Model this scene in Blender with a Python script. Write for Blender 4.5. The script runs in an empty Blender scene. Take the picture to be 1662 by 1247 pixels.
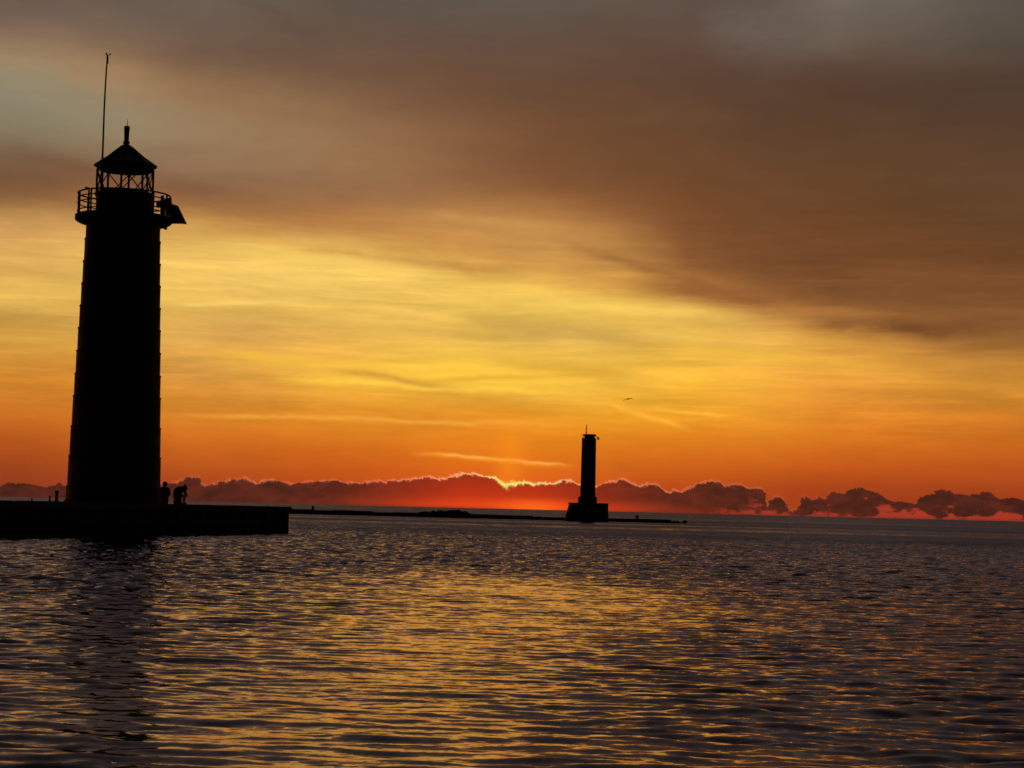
import bpy, bmesh, math, random
import numpy as np
from mathutils import Vector, Matrix
R = math.radians
sc = bpy.context.scene
col = sc.collection
random.seed(7)

# ------------------------------------------------------------------ camera
F, CX, CY = 3250.0, 831.0, 623.5
PITCH, ROLL, EYE = 3.57, 1.39, 1.8
cam_d = bpy.data.cameras.new("camera")
cam_d.sensor_width = 36.0
cam_d.lens = 36.0 * F / 1662.0
cam_d.clip_start = 0.1
cam_d.clip_end = 200000.0
cam = bpy.data.objects.new("camera", cam_d)
col.objects.link(cam)
CM = Matrix.Rotation(R(90 + PITCH), 4, 'X') @ Matrix.Rotation(R(ROLL), 4, 'Z')
cam.matrix_world = Matrix.Translation((0, 0, EYE)) @ CM
sc.camera = cam

def ray(px, py):
    return (CM.to_3x3() @ Vector(((px - CX) / F, (CY - py) / F, -1))).normalized()

def at(px, py, D):
    d = ray(px, py)
    return Vector((0, 0, EYE)) + d * (D / d.y)

def azel(px, py):
    d = ray(px, py)
    return math.degrees(math.atan2(d.x, d.y)), math.degrees(math.asin(d.z))

# ------------------------------------------------------------------ exposure
sc.view_settings.view_transform = 'Standard'
sc.view_settings.look = 'None'
sc.view_settings.exposure = 0.0
sc.view_settings.gamma = 1.0
sc.cycles.pixel_filter_type = 'BLACKMAN_HARRIS'
sc.cycles.filter_width = 1.6
sc.cycles.max_bounces = 5
sc.cycles.glossy_bounces = 3
sc.cycles.caustics_reflective = False
sc.cycles.caustics_refractive = False

# ------------------------------------------------------------------ tiny node language
class E:
    tree = None
    def __init__(s, sock): s.s = sock
    def __add__(a, b): return m('ADD', a, b)
    def __radd__(a, b): return m('ADD', b, a)
    def __sub__(a, b): return m('SUBTRACT', a, b)
    def __rsub__(a, b): return m('SUBTRACT', b, a)
    def __mul__(a, b): return m('MULTIPLY', a, b)
    def __rmul__(a, b): return m('MULTIPLY', b, a)
    def __truediv__(a, b): return m('DIVIDE', a, b)
    def __neg__(a): return m('MULTIPLY', a, -1.0)

def put(sock, v):
    if isinstance(v, E): E.tree.links.new(v.s, sock)
    else: sock.default_value = v

def m(op, a, b=None, c=None, clamp=False):
    n = E.tree.nodes.new('ShaderNodeMath'); n.operation = op; n.use_clamp = clamp
    put(n.inputs[0], a)
    if b is not None: put(n.inputs[1], b)
    if c is not None: put(n.inputs[2], c)
    return E(n.outputs[0])

def step(x, a, b, lo=0.0, hi=1.0):
    n = E.tree.nodes.new('ShaderNodeMapRange'); n.interpolation_type = 'SMOOTHSTEP'; n.clamp = True
    put(n.inputs[0], x); put(n.inputs[1], a); put(n.inputs[2], b); put(n.inputs[3], lo); put(n.inputs[4], hi)
    return E(n.outputs[0])

def lstep(x, a, b):
    n = E.tree.nodes.new('ShaderNodeMapRange'); n.clamp = True
    put(n.inputs[0], x); put(n.inputs[1], a); put(n.inputs[2], b)
    return E(n.outputs[0])

def gauss(x, w):
    return m('EXPONENT', m('MULTIPLY', m('POWER', m('ABSOLUTE', x / w), 2.0), -1.0))

def vec(x, y, z=0.0):
    n = E.tree.nodes.new('ShaderNodeCombineXYZ')
    put(n.inputs[0], x); put(n.inputs[1], y); put(n.inputs[2], z)
    return E(n.outputs[0])

def noise(v, scale=1.0, detail=3.0, rough=0.5, out=0, dist=0.0):
    n = E.tree.nodes.new('ShaderNodeTexNoise')
    put(n.inputs['Vector'], v); n.inputs['Scale'].default_value = scale
    n.inputs['Detail'].default_value = detail; n.inputs['Roughness'].default_value = rough
    n.inputs['Distortion'].default_value = dist
    return E(n.outputs[out])

def mixc(f, a, b, blend='MIX'):
    n = E.tree.nodes.new('ShaderNodeMix'); n.data_type = 'RGBA'; n.blend_type = blend
    put(n.inputs[0], f); put(n.inputs[6], a); put(n.inputs[7], b)
    return E(n.outputs[2])

def mulc(c, f):
    n = E.tree.nodes.new('ShaderNodeMix'); n.data_type = 'RGBA'; n.clamp_factor = False
    put(n.inputs[0], (1.0 - f)); put(n.inputs[6], c); n.inputs[7].default_value = (0, 0, 0, 1)
    return E(n.outputs[2])

def lin(c):
    r = []
    for v in c:
        v = v / 255.0
        r.append(v / 12.92 if v <= 0.04045 else ((v + 0.055) / 1.055) ** 2.4)
    return tuple(r) + (1.0,)

def ramp(f, stops, interp='LINEAR'):
    n = E.tree.nodes.new('ShaderNodeValToRGB'); cr = n.color_ramp; cr.interpolation = interp
    stops = sorted(stops, key=lambda s: s[0])
    while len(cr.elements) < len(stops): cr.elements.new(0.5)
    for e, (p, c) in zip(cr.elements, stops):
        e.position = p
    for e, (p, c) in zip(cr.elements, stops):
        e.position = p; e.color = c
    put(n.inputs[0], f)
    return E(n.outputs[0])

def curve(x, pts):
    n = E.tree.nodes.new('ShaderNodeFloatCurve'); cm = n.mapping; c = cm.curves[0]
    pts = sorted(pts)
    c.points[0].location = pts[0]; c.points[1].location = pts[-1]
    for p in pts[1:-1]: c.points.new(*p)
    for p in c.points: p.handle_type = 'VECTOR'
    cm.update()
    put(n.inputs[1], x)
    return E(n.outputs[0])

# ------------------------------------------------------------------ world: dusk sky as a function of direction only
SUN_AZ, SUN_EL = azel(826, 800)
w = bpy.data.worlds.new("World"); sc.world = w; w.use_nodes = True
t = w.node_tree; t.nodes.clear(); E.tree = t
tc = t.nodes.new('ShaderNodeTexCoord')
sep = t.nodes.new('ShaderNodeSeparateXYZ'); t.links.new(tc.outputs['Generated'], sep.inputs[0])
def dnoise(sx, sz, tilt=0.0, seed=0.0, detail=3.0, rough=0.5, dist=0.0):
    """noise over the sky; sx, sz = cells per degree of bearing / altitude, tilt = slope of its streaks"""
    n = t.nodes.new('ShaderNodeMapping')
    t.links.new(tc.outputs['Generated'], n.inputs['Vector'])
    n.inputs['Scale'].default_value = (sx * 57.3, 0.0, sz * 57.3)
    n.inputs['Rotation'].default_value = (0, math.atan(tilt * sz / sx), 0)
    n.inputs['Location'].default_value = (seed, seed * 1.7, seed * 0.6)
    return noise(E(n.outputs[0]), 1.0, detail, rough, dist=dist)
DX, DY, DZ = E(sep.outputs[0]), E(sep.outputs[1]), E(sep.outputs[2])
az = m('ARCTAN2', DX, DY) * 57.29578
el = m('ARCSINE', DZ) * 57.29578

# colours of the sky: altitude profiles at a few bearings (bearing px, cloud-edge py, [(py, colour)])
COLS = [
 (180, 346, [(0,(101,86,73)),(28,(110,92,76)),(60,(118,95,76)),(90,(136,108,80)),(121,(163,130,93)),(149,(162,132,98)),(168,(150,130,102)),(210,(141,128,100)),(238,(141,121,93)),(275,(130,97,69)),(303,(139,93,60)),
            (335,(170,118,66)),(360,(208,156,84)),(400,(226,176,92)),(450,(232,186,92)),(500,(214,168,80)),(560,(216,160,66)),(615,(214,140,50)),(665,(209,122,40)),(705,(194,98,31)),(750,(172,74,28)),(790,(150,59,29))]),
 (460, 392, [(0,(100,88,76)),(49,(104,82,66)),(98,(112,86,68)),(164,(140,106,74)),(213,(152,118,84)),(262,(147,114,82)),(311,(136,98,68)),(352,(164,112,62)),(385,(196,142,76)),
            (412,(235,190,92)),(459,(240,198,102)),(508,(226,178,88)),(557,(224,165,68)),(590,(234,174,60)),(631,(228,158,48)),(680,(214,128,38)),(730,(200,98,28)),(790,(168,64,25))]),
 (710, 432, [(0,(96,86,76)),(41,(96,80,68)),(90,(102,76,60)),(148,(112,80,58)),(197,(125,88,60)),(246,(143,104,70)),(287,(142,100,66)),(328,(160,112,68)),(361,(190,138,78)),(402,(196,138,68)),(424,(212,156,72)),
            (451,(246,203,98)),(492,(237,190,90)),(533,(226,178,78)),(574,(240,192,64)),(615,(250,200,56)),(643,(236,165,44)),(689,(226,136,36)),(740,(214,106,28)),(790,(186,72,24))]),
 (960, 462, [(0,(98,86,74)),(41,(95,75,63)),(107,(95,70,55)),(180,(104,72,50)),(246,(112,74,47)),(311,(128,84,50)),(352,(158,106,59)),(385,(200,146,76)),(426,(206,150,72)),(455,(222,166,74)),
            (492,(247,201,86)),(541,(220,174,80)),(574,(240,190,68)),(606,(230,178,60)),(631,(249,194,58)),(672,(240,165,42)),(720,(222,120,30)),(790,(184,72,25))]),
 (1225, 488, [(0,(92,78,70)),(49,(98,84,74)),(90,(92,72,60)),(164,(86,60,45)),(246,(98,68,45)),(328,(110,70,42)),(410,(118,74,42)),(455,(128,80,45)),(485,(160,102,54)),
            (512,(206,150,72)),(541,(232,178,72)),(590,(237,180,58)),(640,(240,168,46)),(688,(228,142,38)),(740,(206,102,28)),(800,(164,60,25))]),
 (30, 338, [(0,(108,90,78)),(30,(118,96,82)),(65,(150,122,92)),(90,(158,132,100)),(115,(147,131,102)),(140,(139,132,108)),(170,(136,128,105)),(215,(136,124,98)),(245,(120,96,74)),(280,(106,76,53)),(320,(130,90,58)),
            (345,(185,135,80)),(380,(212,160,92)),(430,(218,168,86)),(465,(232,185,90)),(500,(204,157,75)),(560,(208,150,62)),(610,(208,132,45)),(650,(206,122,40)),(690,(188,95,32)),(730,(170,76,28)),(790,(140,56,30))]),
 (320, 352, [(0,(105,90,80)),(60,(108,86,72)),(110,(116,88,68)),(160,(148,112,78)),(210,(148,122,90)),(255,(145,115,85)),(300,(132,92,66)),(340,(165,112,64)),
            (375,(215,165,85)),(420,(235,190,98)),(480,(235,190,92)),(500,(222,175,82)),(560,(225,168,70)),(620,(220,150,55)),(680,(212,125,40)),(720,(200,100,30)),(790,(160,62,28))]),
 (590, 394, [(0,(88,78,68)),(50,(102,80,66)),(120,(108,80,60)),(200,(140,102,72)),(260,(158,118,80)),(310,(145,105,75)),(345,(178,120,66)),(375,(185,130,72)),
            (400,(215,168,88)),(430,(238,195,98)),(460,(240,200,100)),(520,(235,188,82)),(570,(232,175,62)),(600,(245,192,56)),(620,(248,195,55)),(650,(230,155,42)),(700,(222,130,35)),(740,(205,98,26)),(790,(178,66,24))]),
 (830, 438, [(0,(95,85,75)),(60,(95,75,64)),(120,(97,70,52)),(200,(112,75,50)),(260,(118,78,50)),(310,(138,90,54)),(350,(180,125,68)),(390,(195,140,74)),
            (430,(210,158,80)),(460,(235,190,86)),(500,(240,200,92)),(540,(222,175,75)),(570,(238,190,66)),(600,(248,193,58)),(635,(251,198,62)),(655,(230,152,38)),(700,(236,142,32)),(740,(236,132,28)),(790,(206,84,24))]),
 (1090, 486, [(0,(92,76,66)),(30,(93,72,60)),(60,(94,70,58)),(120,(90,65,50)),(200,(100,68,45)),(280,(110,70,42)),(340,(118,72,40)),(400,(130,82,46)),(440,(160,104,54)),(470,(180,122,60)),
            (505,(232,186,86)),(540,(240,195,78)),(580,(240,188,62)),(620,(248,188,48)),(660,(243,172,42)),(700,(228,135,32)),(750,(205,98,25)),(800,(172,62,24))]),
 (1360, 508, [(0,(116,105,94)),(40,(104,92,80)),(75,(100,80,68)),(130,(80,58,45)),(220,(92,64,42)),(300,(98,65,38)),(380,(108,66,37)),(440,(115,72,40)),(495,(124,78,44)),
            (525,(178,118,58)),(560,(208,148,60)),(600,(226,157,52)),(640,(222,142,43)),(680,(220,130,37)),(720,(208,108,29)),(760,(190,83,26)),(800,(160,58,26))]),
 (1630, 555, [(0,(90,80,72)),(60,(85,75,65)),(110,(78,60,48)),(200,(80,57,43)),(280,(97,67,45)),(340,(96,66,41)),(400,(105,66,37)),(480,(118,74,41)),(545,(134,87,46)),
            (580,(178,120,54)),(640,(214,144,48)),(680,(214,125,38)),(720,(203,104,30)),(760,(184,80,27)),(810,(148,55,28))]),
]
COLS.sort(key=lambda c: c[0])
def prof(ci, tt):
    _, A, L = COLS[ci]
    py = tt * A if tt < 1 else A + (tt - 1) * (820 - A)
    ys = [s[0] for s in L]
    c = [float(np.interp(py, ys, [lin(s[1])[k] for s in L])) for k in range(3)]
    if 500 < py < 690 and c[2] < 0.08 and c[0] > 0.7: c[2] *= 1.0 + 0.4 * min(1, (py - 500) / 40, (690 - py) / 40)
    return c
def sky_col(px, py):
    xs = [c[0] for c in COLS]
    A = float(np.interp(px, xs, [c[1] for c in COLS]))
    tt = py / A if py < A else 1 + (py - A) / (820 - A)
    if px <= xs[0]: return prof(0, tt)
    if px >= xs[-1]: return prof(len(xs) - 1, tt)
    i = max(k for k in range(len(xs)) if xs[k] <= px)
    f = (px - xs[i]) / (xs[i + 1] - xs[i])
    a, b = prof(i, tt), prof(i + 1, tt)
    return [a[k] * (1 - f) + b[k] * f for k in range(3)]

# soft warping of the coordinates, like drifting veils of cirrus
wn = dnoise(0.10, 0.42, -0.12, 3.1, 5.0, 0.6)
wn2 = dnoise(0.06, 0.7, -0.10, 7.7, 3.0, 0.5)
el_w = el + (wn - 0.5) * step(el, 1.5, 7.0, 0.08, 1.2)
az_w = az + (wn2 - 0.5) * 1.6
ELMAX = 15.0
shear = step(el, 2.8, 5.0, 0.0, 0.085) + step(el, 9.8, 12.5, 0.0, 0.12) * step(az, -3.0, -8.0)
base = None; prev = None
NC = 16
for i in range(NC):
    px = -40 + i * (1742 / (NC - 1))
    a0, e0 = azel(px, 410)
    st = []
    for j in range(29):
        py = 820 - j * (820 / 28.0)
        a_, e_ = azel(px, py)
        c = sky_col(min(max(px, 0), 1662), py)
        st.append((min(1, max(0, e_ / ELMAX)), tuple(c) + (1,)))
    c = ramp((el_w + shear * (az_w - a0)) * (1 / ELMAX), st, 'LINEAR')
    if base is None: base = c
    else: base = mixc(lstep(az_w, prev, a0), base, c)
    prev = a0
# above the frame: dim slate veil, towards the back: dark blue night side
hi_n = dnoise(0.02, 0.08, 0, 1.3, 4.0, 0.55)
high = mixc(step(hi_n, 0.35, 0.65), lin((68, 65, 71)), lin((90, 80, 79)))
high = mixc(step(el, 24, 70), high, lin((56, 56, 70)))
base = mixc(step(el_w, 14.2, 22.0), base, high)
away = m('SUBTRACT', 1.0, (DX * math.sin(R(SUN_AZ)) + DY * math.cos(R(SUN_AZ))) / m('SQRT', DX * DX + DY * DY + 1e-5))
base = mixc(step(away, 0.06, 0.5), base, mulc(base, 0.45))
base = mixc(step(away, 0.3, 1.2), base, lin((24, 26, 36)))

# fine cirrus streaks, tilted a little downwards to the right
s1 = dnoise(0.16, 1.3, -0.10, 2.0, 6.0, 0.6, 0.3)
s3 = dnoise(0.22, 5.0, -0.075, 14.0, 5.0, 0.62, 0.15)
s2 = dnoise(0.5, 5.5, -0.07, 9.0, 4.0, 0.6)
band = m('MULTIPLY', step(el, 1.2, 3.0), step(el, 9.5, 6.5))
sm = (s1 - 0.5) * 1.1 * (band * 0.75 + 0.25) + (s2 - 0.5) * 0.34 * band + (step(s3, 0.50, 0.72) - 0.25) * 0.16 * band
base = mulc(base, m('ADD', 1.0, sm * 0.8))
grain = dnoise(0.35, 0.9, -0.15, 5.0, 7.0, 0.68)
base = mulc(base, m('ADD', 1.0, (grain - 0.5) * 0.34))

WAV = (dnoise(0.9, 0.5, 0, 4.4, 3.0, 0.5) - 0.5) * 0.22
VAR = step(dnoise(1.5, 6.0, 0, 6.1, 4.0, 0.6), 0.2, 0.65, 0.45, 1.0)
def streak(c, p0, p1, width, tint, amt, soft=0.25):
    """one thin cirrus filament between two sky directions"""
    a0, e0 = azel(*p0); a1, e1 = azel(*p1)
    L = math.hypot(a1 - a0, e1 - e0); ux, uy = (a1 - a0) / L, (e1 - e0) / L
    wav = WAV
    da = az - a0; de = el - e0
    al = da * ux + de * uy
    ac = de * ux - da * uy + wav
    ends = m('MULTIPLY', step(al, 0.0, L * soft), step(al, L, L * (1 - soft)))
    f = m('MINIMUM', gauss(ac, width) * ends * VAR * (amt * 1.3), 0.95)
    return mixc(f, c, lin(tint))
K = 57.3 / F
for p0, p1, wd, tint, a_, so in [
    ((400, 612), (980, 640), 5 * K, (255, 205, 70), 0.75, 0.3),
    ((300, 566), (700, 612), 10 * K, (246, 190, 62), 0.55, 0.3),
    ((500, 596), (790, 634), 6 * K, (205, 150, 60), 0.75, 0.35),
    ((640, 600), (940, 622), 22 * K, (250, 200, 66), 0.5, 0.4),
    ((250, 672), (960, 690), 4 * K, (240, 165, 60), 0.6, 0.2),
    ((655, 733), (942, 760), 3.6 * K, (255, 170, 52), 0.6, 0.25),
    ((700, 736), (935, 757), 2 * K, (255, 190, 95), 0.5, 0.2),
    ((250, 495), (480, 491), 4 * K, (250, 208, 112), 0.6, 0.3),
    ((560, 490), (790, 528), 6 * K, (250, 205, 100), 0.55, 0.35),
    ((700, 512), (1060, 552), 14 * K, (200, 160, 80), 0.6, 0.35),
    ((780, 590), (1060, 610), 9 * K, (214, 162, 55), 0.6, 0.35),
    ((780, 480), (1260, 520), 12 * K, (252, 208, 100), 0.5, 0.35),
    ((960, 645), (1130, 700), 5 * K, (253, 180, 55), 0.7, 0.3),
    ((1020, 662), (1210, 674), 3.5 * K, (255, 188, 60), 0.6, 0.3),
    ((1250, 520), (1662, 540), 16 * K, (112, 66, 38), 0.5, 0.3),
    ((1000, 455), (1330, 500), 14 * K, (138, 84, 46), 0.6, 0.35),
    ((420, 395), (900, 452), 9 * K, (186, 128, 62), 0.55, 0.3),
    ((300, 398), (760, 440), 9 * K, (246, 204, 100), 0.5, 0.35),
    ((880, 385), (1290, 505), 8 * K, (146, 92, 50), 0.5, 0.3),
    ((640, 345), (960, 372), 8 * K, (205, 152, 84), 0.45, 0.35),
    ((640, 618), (1060, 606), 5 * K, (216, 162, 50), 0.5, 0.3),
    ((1010, 560), (1500, 600), 10 * K, (240, 182, 62), 0.5, 0.35),
    ((1180, 500), (1480, 512), 7 * K, (176, 116, 62), 0.5, 0.35),
    ((1420, 525), (1560, 548), 9 * K, (104, 62, 36), 0.55, 0.35),
    ((-30, 240), (420, 330), 16 * K, (112, 76, 50), 0.35, 0.3),
    ((-60, 480), (130, 505), 9 * K, (238, 190, 92), 0.4, 0.3),
    ((350, -30), (560, 90), 14 * K, (88, 70, 61), 0.3, 0.35),
    ((1110, 40), (1330, 70), 40 * K, (112, 100, 92), 0.35, 0.4),
    ((1250, 75), (1420, 60), 26 * K, (108, 97, 84), 0.4, 0.4)]:
    base = streak(base, p0, p1, wd, tint, a_, so)

# the glow column over the hidden sun
ga, ge = azel(828, 760)
gl = gauss(az - ga + (grain - 0.5) * 0.5, 0.42) * step(el, 3.2, 1.2)
base = mixc(gl * 0.5, base, lin((252, 146, 30)))
gl2 = gauss(az - ga, 2.6) * gauss(el - 0.7, 0.9)
base = mixc(gl2 * 0.35, base, lin((236, 104, 24)))

# cumulus bank along the horizon
TOP = [(-40,792),(0,788),(20,783),(50,786),(80,792),(95,782),(104,790),(120,787),(200,786),(262,786),(285,784),(296,779),(310,775),(324,774),(327,788),(345,787),(360,783),(378,779),(400,777),(408,782),(416,786),(424,782),(440,780),(462,783),(474,787),(486,783),(520,782),(545,780),(560,784),(572,784),(582,785),(600,782),(618,781),(624,784),(634,780),(645,781),(660,780),(680,778),(700,775),(712,779),(722,777),(740,772),(757,769),(775,771),(790,775),(806,777),(814,785),(822,790),(834,786),(850,783),(866,787),(880,785),(900,786),(915,782),(928,781),(936,787),(950,789),(966,790),(980,785),(1000,781),(1012,778),(1022,784),(1036,790),(1044,789),(1052,786),(1066,787),(1076,797),(1086,800),(1094,796),(1104,799),(1112,797),(1126,789),(1142,784),(1158,782),(1170,783),(1178,791),(1190,788),(1202,787),(1212,793),(1232,793),(1241,796),(1243,812),(1247,826),(1250,812),(1256,807),(1266,807),(1276,815),(1281,829),(1297,829),(1301,810),(1308,805),(1316,812),(1330,807),(1340,812),(1344,803),(1352,799),(1368,801),(1382,795),(1397,791),(1410,797),(1424,800),(1436,809),(1448,814),(1462,814),(1478,817),(1488,818),(1492,808),(1508,804),(1522,797),(1540,795),(1549,802),(1568,804),(1590,800),(1606,799),(1616,806),(1624,812),(1640,807),(1662,812),(1710,806)]
HM = 2.0
pts = []
for px, py in TOP:
    a_, e_ = azel(px, py); pts.append((a_, e_ / HM))
third = len(pts) // 3
segs = [pts[:third + 1], pts[third:2 * third + 1], pts[2 * third:]]
jag1 = dnoise(5.0, 5.0, 0, 1.0, 5.0, 0.62)
jag2 = dnoise(13.0, 13.0, 0, 6.0, 3.0, 0.6)
az_j = az + (jag1 - 0.5) * 0.42 + (jag2 - 0.5) * 0.14
top = None
for sg in segs:
    lo, hi = sg[0][0], sg[-1][0]
    v = curve((az_j - lo) * (1 / (hi - lo)), [((p[0] - lo) / (hi - lo), p[1]) for p in sg])
    v = m('MULTIPLY', v, HM)
    top = v if top is None else top + m('GREATER_THAN', az_j, lo) * (v - top)
outside = dnoise(0.5, 0.0001, 0, 4.0, 5.0, 0.6) * 1.1 + 0.05
inside = m('MULTIPLY', m('GREATER_THAN', az, pts[0][0] + 0.3), m('LESS_THAN', az, pts[-1][0] - 0.3))
top = outside + inside * (top - outside)
top = top + (jag1 - 0.5) * 0.16 + (jag2 - 0.5) * 0.13
d = el - top
# warm light scattered just above the bank
near = gauss(az - ga, 5.5)
nearer = gauss(az - azel(790, 780)[0], 2.6)
halo = m('MULTIPLY', step(d, 0.35, 0.0), near)
base = mixc(halo * 0.2, base, lin((232, 92, 40)))
# interior
cin = dnoise(1.6, 3.2, 0, 2.0, 5.0, 0.6)
cl_far = mixc(step(cin, 0.35, 0.68), lin((58, 28, 24)), lin((86, 37, 29)))
cl_mid = ramp(m('MULTIPLY', el, 0.8), [(0, lin((214, 62, 24))), (0.3, lin((186, 48, 22))), (0.75, lin((150, 40, 22))), (1, lin((140, 38, 24)))])
cl = mixc(m('MINIMUM', gauss(az - azel(815, 780)[0], 2.9) * 1.12, 1.0), cl_far, cl_mid)
low = m('MULTIPLY', step(el, 0.36, 0.0), gauss(az - azel(850, 780)[0], 3.2))
cl = mixc(low * 0.9, cl, lin((232, 66, 26)))
hot = m('MULTIPLY', step(el, 0.42, 0.0), gauss(az - azel(868, 780)[0], 0.95))
cl = mixc(hot * 0.95, cl, lin((255, 100, 28)))
# gaps low in the right-hand bank where lit air shows through
gp = dnoise(1.6, 3.4, 0, 8.0, 5.0, 0.6)
gapm = m('MULTIPLY', step(az + (gp - 0.5) * 6.0, azel(1110, 800)[0], azel(1230, 800)[0]), step(el + (gp - 0.5) * 1.7, 0.22, 0.04))
cl = mixc(gapm * 0.7, cl, lin((186, 60, 42)))
mask = step(d, 0.012, -0.012)
sky = mixc(mask, base, cl)
# sunlit rim of the bank
rimvar = dnoise(5.0, 0.3, 0, 9.0, 4.0, 0.7)
rw = step(rimvar, 0.3, 0.7, 0.014, 0.046)
gl_near = gauss(az - azel(800, 780)[0], 3.2)
rw = rw + gauss(az - azel(826, 780)[0], 0.3) * 0.03
rimf = gauss(d - 0.012, rw) * m('MINIMUM', gl_near * 1.25 + gauss(az - azel(1110, 780)[0], 2.8) * 0.34 + gauss(az - azel(420, 780)[0], 3.4) * 0.42 * step(rimvar, 0.4, 0.65), 1.0)
rimc = mixc(gauss(az - azel(840, 780)[0], 1.5), lin((246, 138, 98)), lin((255, 222, 142)))
rimc = mixc(gauss(az - azel(826, 780)[0], 0.55), rimc, lin((255, 236, 112)))
sky = mixc(rimf * 0.95, sky, rimc)
# haze against the sea line
sky = mixc(step(el, 0.10, 0.0, 0.0, 0.35) * (1.0 - hot), sky, lin((96, 34, 22)))

w.cycles.sampling_method = 'MANUAL'; w.cycles.sample_map_resolution = 256
nis = t.nodes.new('ShaderNodeTexSky'); nis.sky_type = 'NISHITA'; nis.sun_disc = False
nis.sun_elevation = R(max(SUN_EL, 0.3)); nis.sun_rotation = R(SUN_AZ)
b1 = t.nodes.new('ShaderNodeBackground'); put(b1.inputs[0], sky); b1.inputs[1].default_value = 1.0
b2 = t.nodes.new('ShaderNodeBackground'); t.links.new(nis.outputs[0], b2.inputs[0]); b2.inputs[1].default_value = 0.002
ad = t.nodes.new('ShaderNodeAddShader'); t.links.new(b1.outputs[0], ad.inputs[0]); t.links.new(b2.outputs[0], ad.inputs[1])
wo = t.nodes.new('ShaderNodeOutputWorld'); t.links.new(ad.outputs[0], wo.inputs[0])

# the sun is behind the cloud bank: only a faint, wide, deep orange remainder
sl = bpy.data.lights.new("sun", 'SUN'); sl.energy = 0.002; sl.angle = R(10); sl.color = (1.0, 0.42, 0.14)
so = bpy.data.objects.new("sun", sl); col.objects.link(so)
sd = Vector((math.sin(R(SUN_AZ)) * math.cos(R(1.5)), math.cos(R(SUN_AZ)) * math.cos(R(1.5)), math.sin(R(1.5))))
so.rotation_euler = sd.to_track_quat('Z', 'Y').to_euler()

# ------------------------------------------------------------------ materials
def material(name, c1, c2, scale=3.0, rough=0.7, metal=0.0, bump=0.0, spec=0.3):
    ma = bpy.data.materials.new(name); ma.use_nodes = True
    E.tree = ma.node_tree
    b = ma.node_tree.nodes['Principled BSDF']
    g = ma.node_tree.nodes.new('ShaderNodeTexCoord')
    n = noise(E(g.outputs['Object']), scale, 6.0, 0.62)
    c = mixc(step(n, 0.35, 0.65), tuple(c1) + (1,), tuple(c2) + (1,))
    put(b.inputs['Base Color'], c)
    put(b.inputs['Roughness'], step(n, 0.3, 0.7, rough - 0.1, min(1, rough + 0.1)))
    b.inputs['Metallic'].default_value = metal
    b.inputs['Specular IOR Level'].default_value = spec
    if bump:
        bn = ma.node_tree.nodes.new('ShaderNodeBump'); bn.inputs['Strength'].default_value = 0.6
        bn.inputs['Distance'].default_value = bump
        put(bn.inputs['Height'], noise(E(g.outputs['Object']), scale * 4, 5.0, 0.6))
        ma.node_tree.links.new(bn.outputs[0], b.inputs['Normal'])
    return ma
M_red = material('weathered_red_paint', (0.05, 0.006, 0.005), (0.032, 0.004, 0.004), 1.4, 0.65, spec=0.15)
M_iron = material('dark_painted_iron', (0.012, 0.010, 0.010), (0.022, 0.016, 0.014), 6.0, 0.7, spec=0.2)
M_roof = material('dark_roof_metal', (0.014, 0.009, 0.008), (0.026, 0.012, 0.010), 3.0, 0.7, spec=0.15)
M_conc = material('wet_dark_concrete', (0.022, 0.019, 0.017), (0.045, 0.038, 0.033), 0.8, 0.85, bump=0.02, spec=0.12)
M_rock = material('dark_wet_rock', (0.018, 0.015, 0.013), (0.04, 0.032, 0.028), 2.0, 0.9, bump=0.03, spec=0.1)
M_tim = material('tarred_timber', (0.010, 0.008, 0.007), (0.02, 0.015, 0.012), 5.0, 0.85, spec=0.1)
M_cell = material('solar_cell', (0.006, 0.007, 0.012), (0.01, 0.011, 0.016), 9.0, 0.3, spec=0.3)
M_skin = material('skin', (0.28, 0.15, 0.10), (0.24, 0.12, 0.08), 9.0, 0.6)
M_coat = material('dark_coat_cloth', (0.012, 0.012, 0.015), (0.02, 0.018, 0.02), 12.0, 0.95, spec=0.05)
M_jean = material('dark_trouser_cloth', (0.012, 0.014, 0.022), (0.018, 0.02, 0.028), 14.0, 0.95, spec=0.05)
M_cap = material('black_knit', (0.01, 0.01, 0.01), (0.018, 0.016, 0.015), 20.0, 0.95, spec=0.05)
M_gull = material('grey_feathers', (0.10, 0.09, 0.08), (0.05, 0.045, 0.04), 6.0, 0.8)
M_bucket = material('dull_plastic', (0.02, 0.02, 0.022), (0.03, 0.03, 0.03), 4.0, 0.6)

gm = bpy.data.materials.new('lantern_glass'); gm.use_nodes = True; E.tree = gm.node_tree
gm.node_tree.nodes.clear()
tr = gm.node_tree.nodes.new('ShaderNodeBsdfTransparent'); tr.inputs[0].default_value = (0.96, 0.95, 0.95, 1)
gs = gm.node_tree.nodes.new('ShaderNodeBsdfGlossy'); gs.inputs['Roughness'].default_value = 0.03
fr = None
mx = gm.node_tree.nodes.new('ShaderNodeMixShader')
go = gm.node_tree.nodes.new('ShaderNodeOutputMaterial')
mx.inputs[0].default_value = 0.04; gm.node_tree.links.new(tr.outputs[0], mx.inputs[1])
gm.node_tree.links.new(gs.outputs[0], mx.inputs[2]); gm.node_tree.links.new(mx.outputs[0], go.inputs[0])
M_glass = gm

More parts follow.
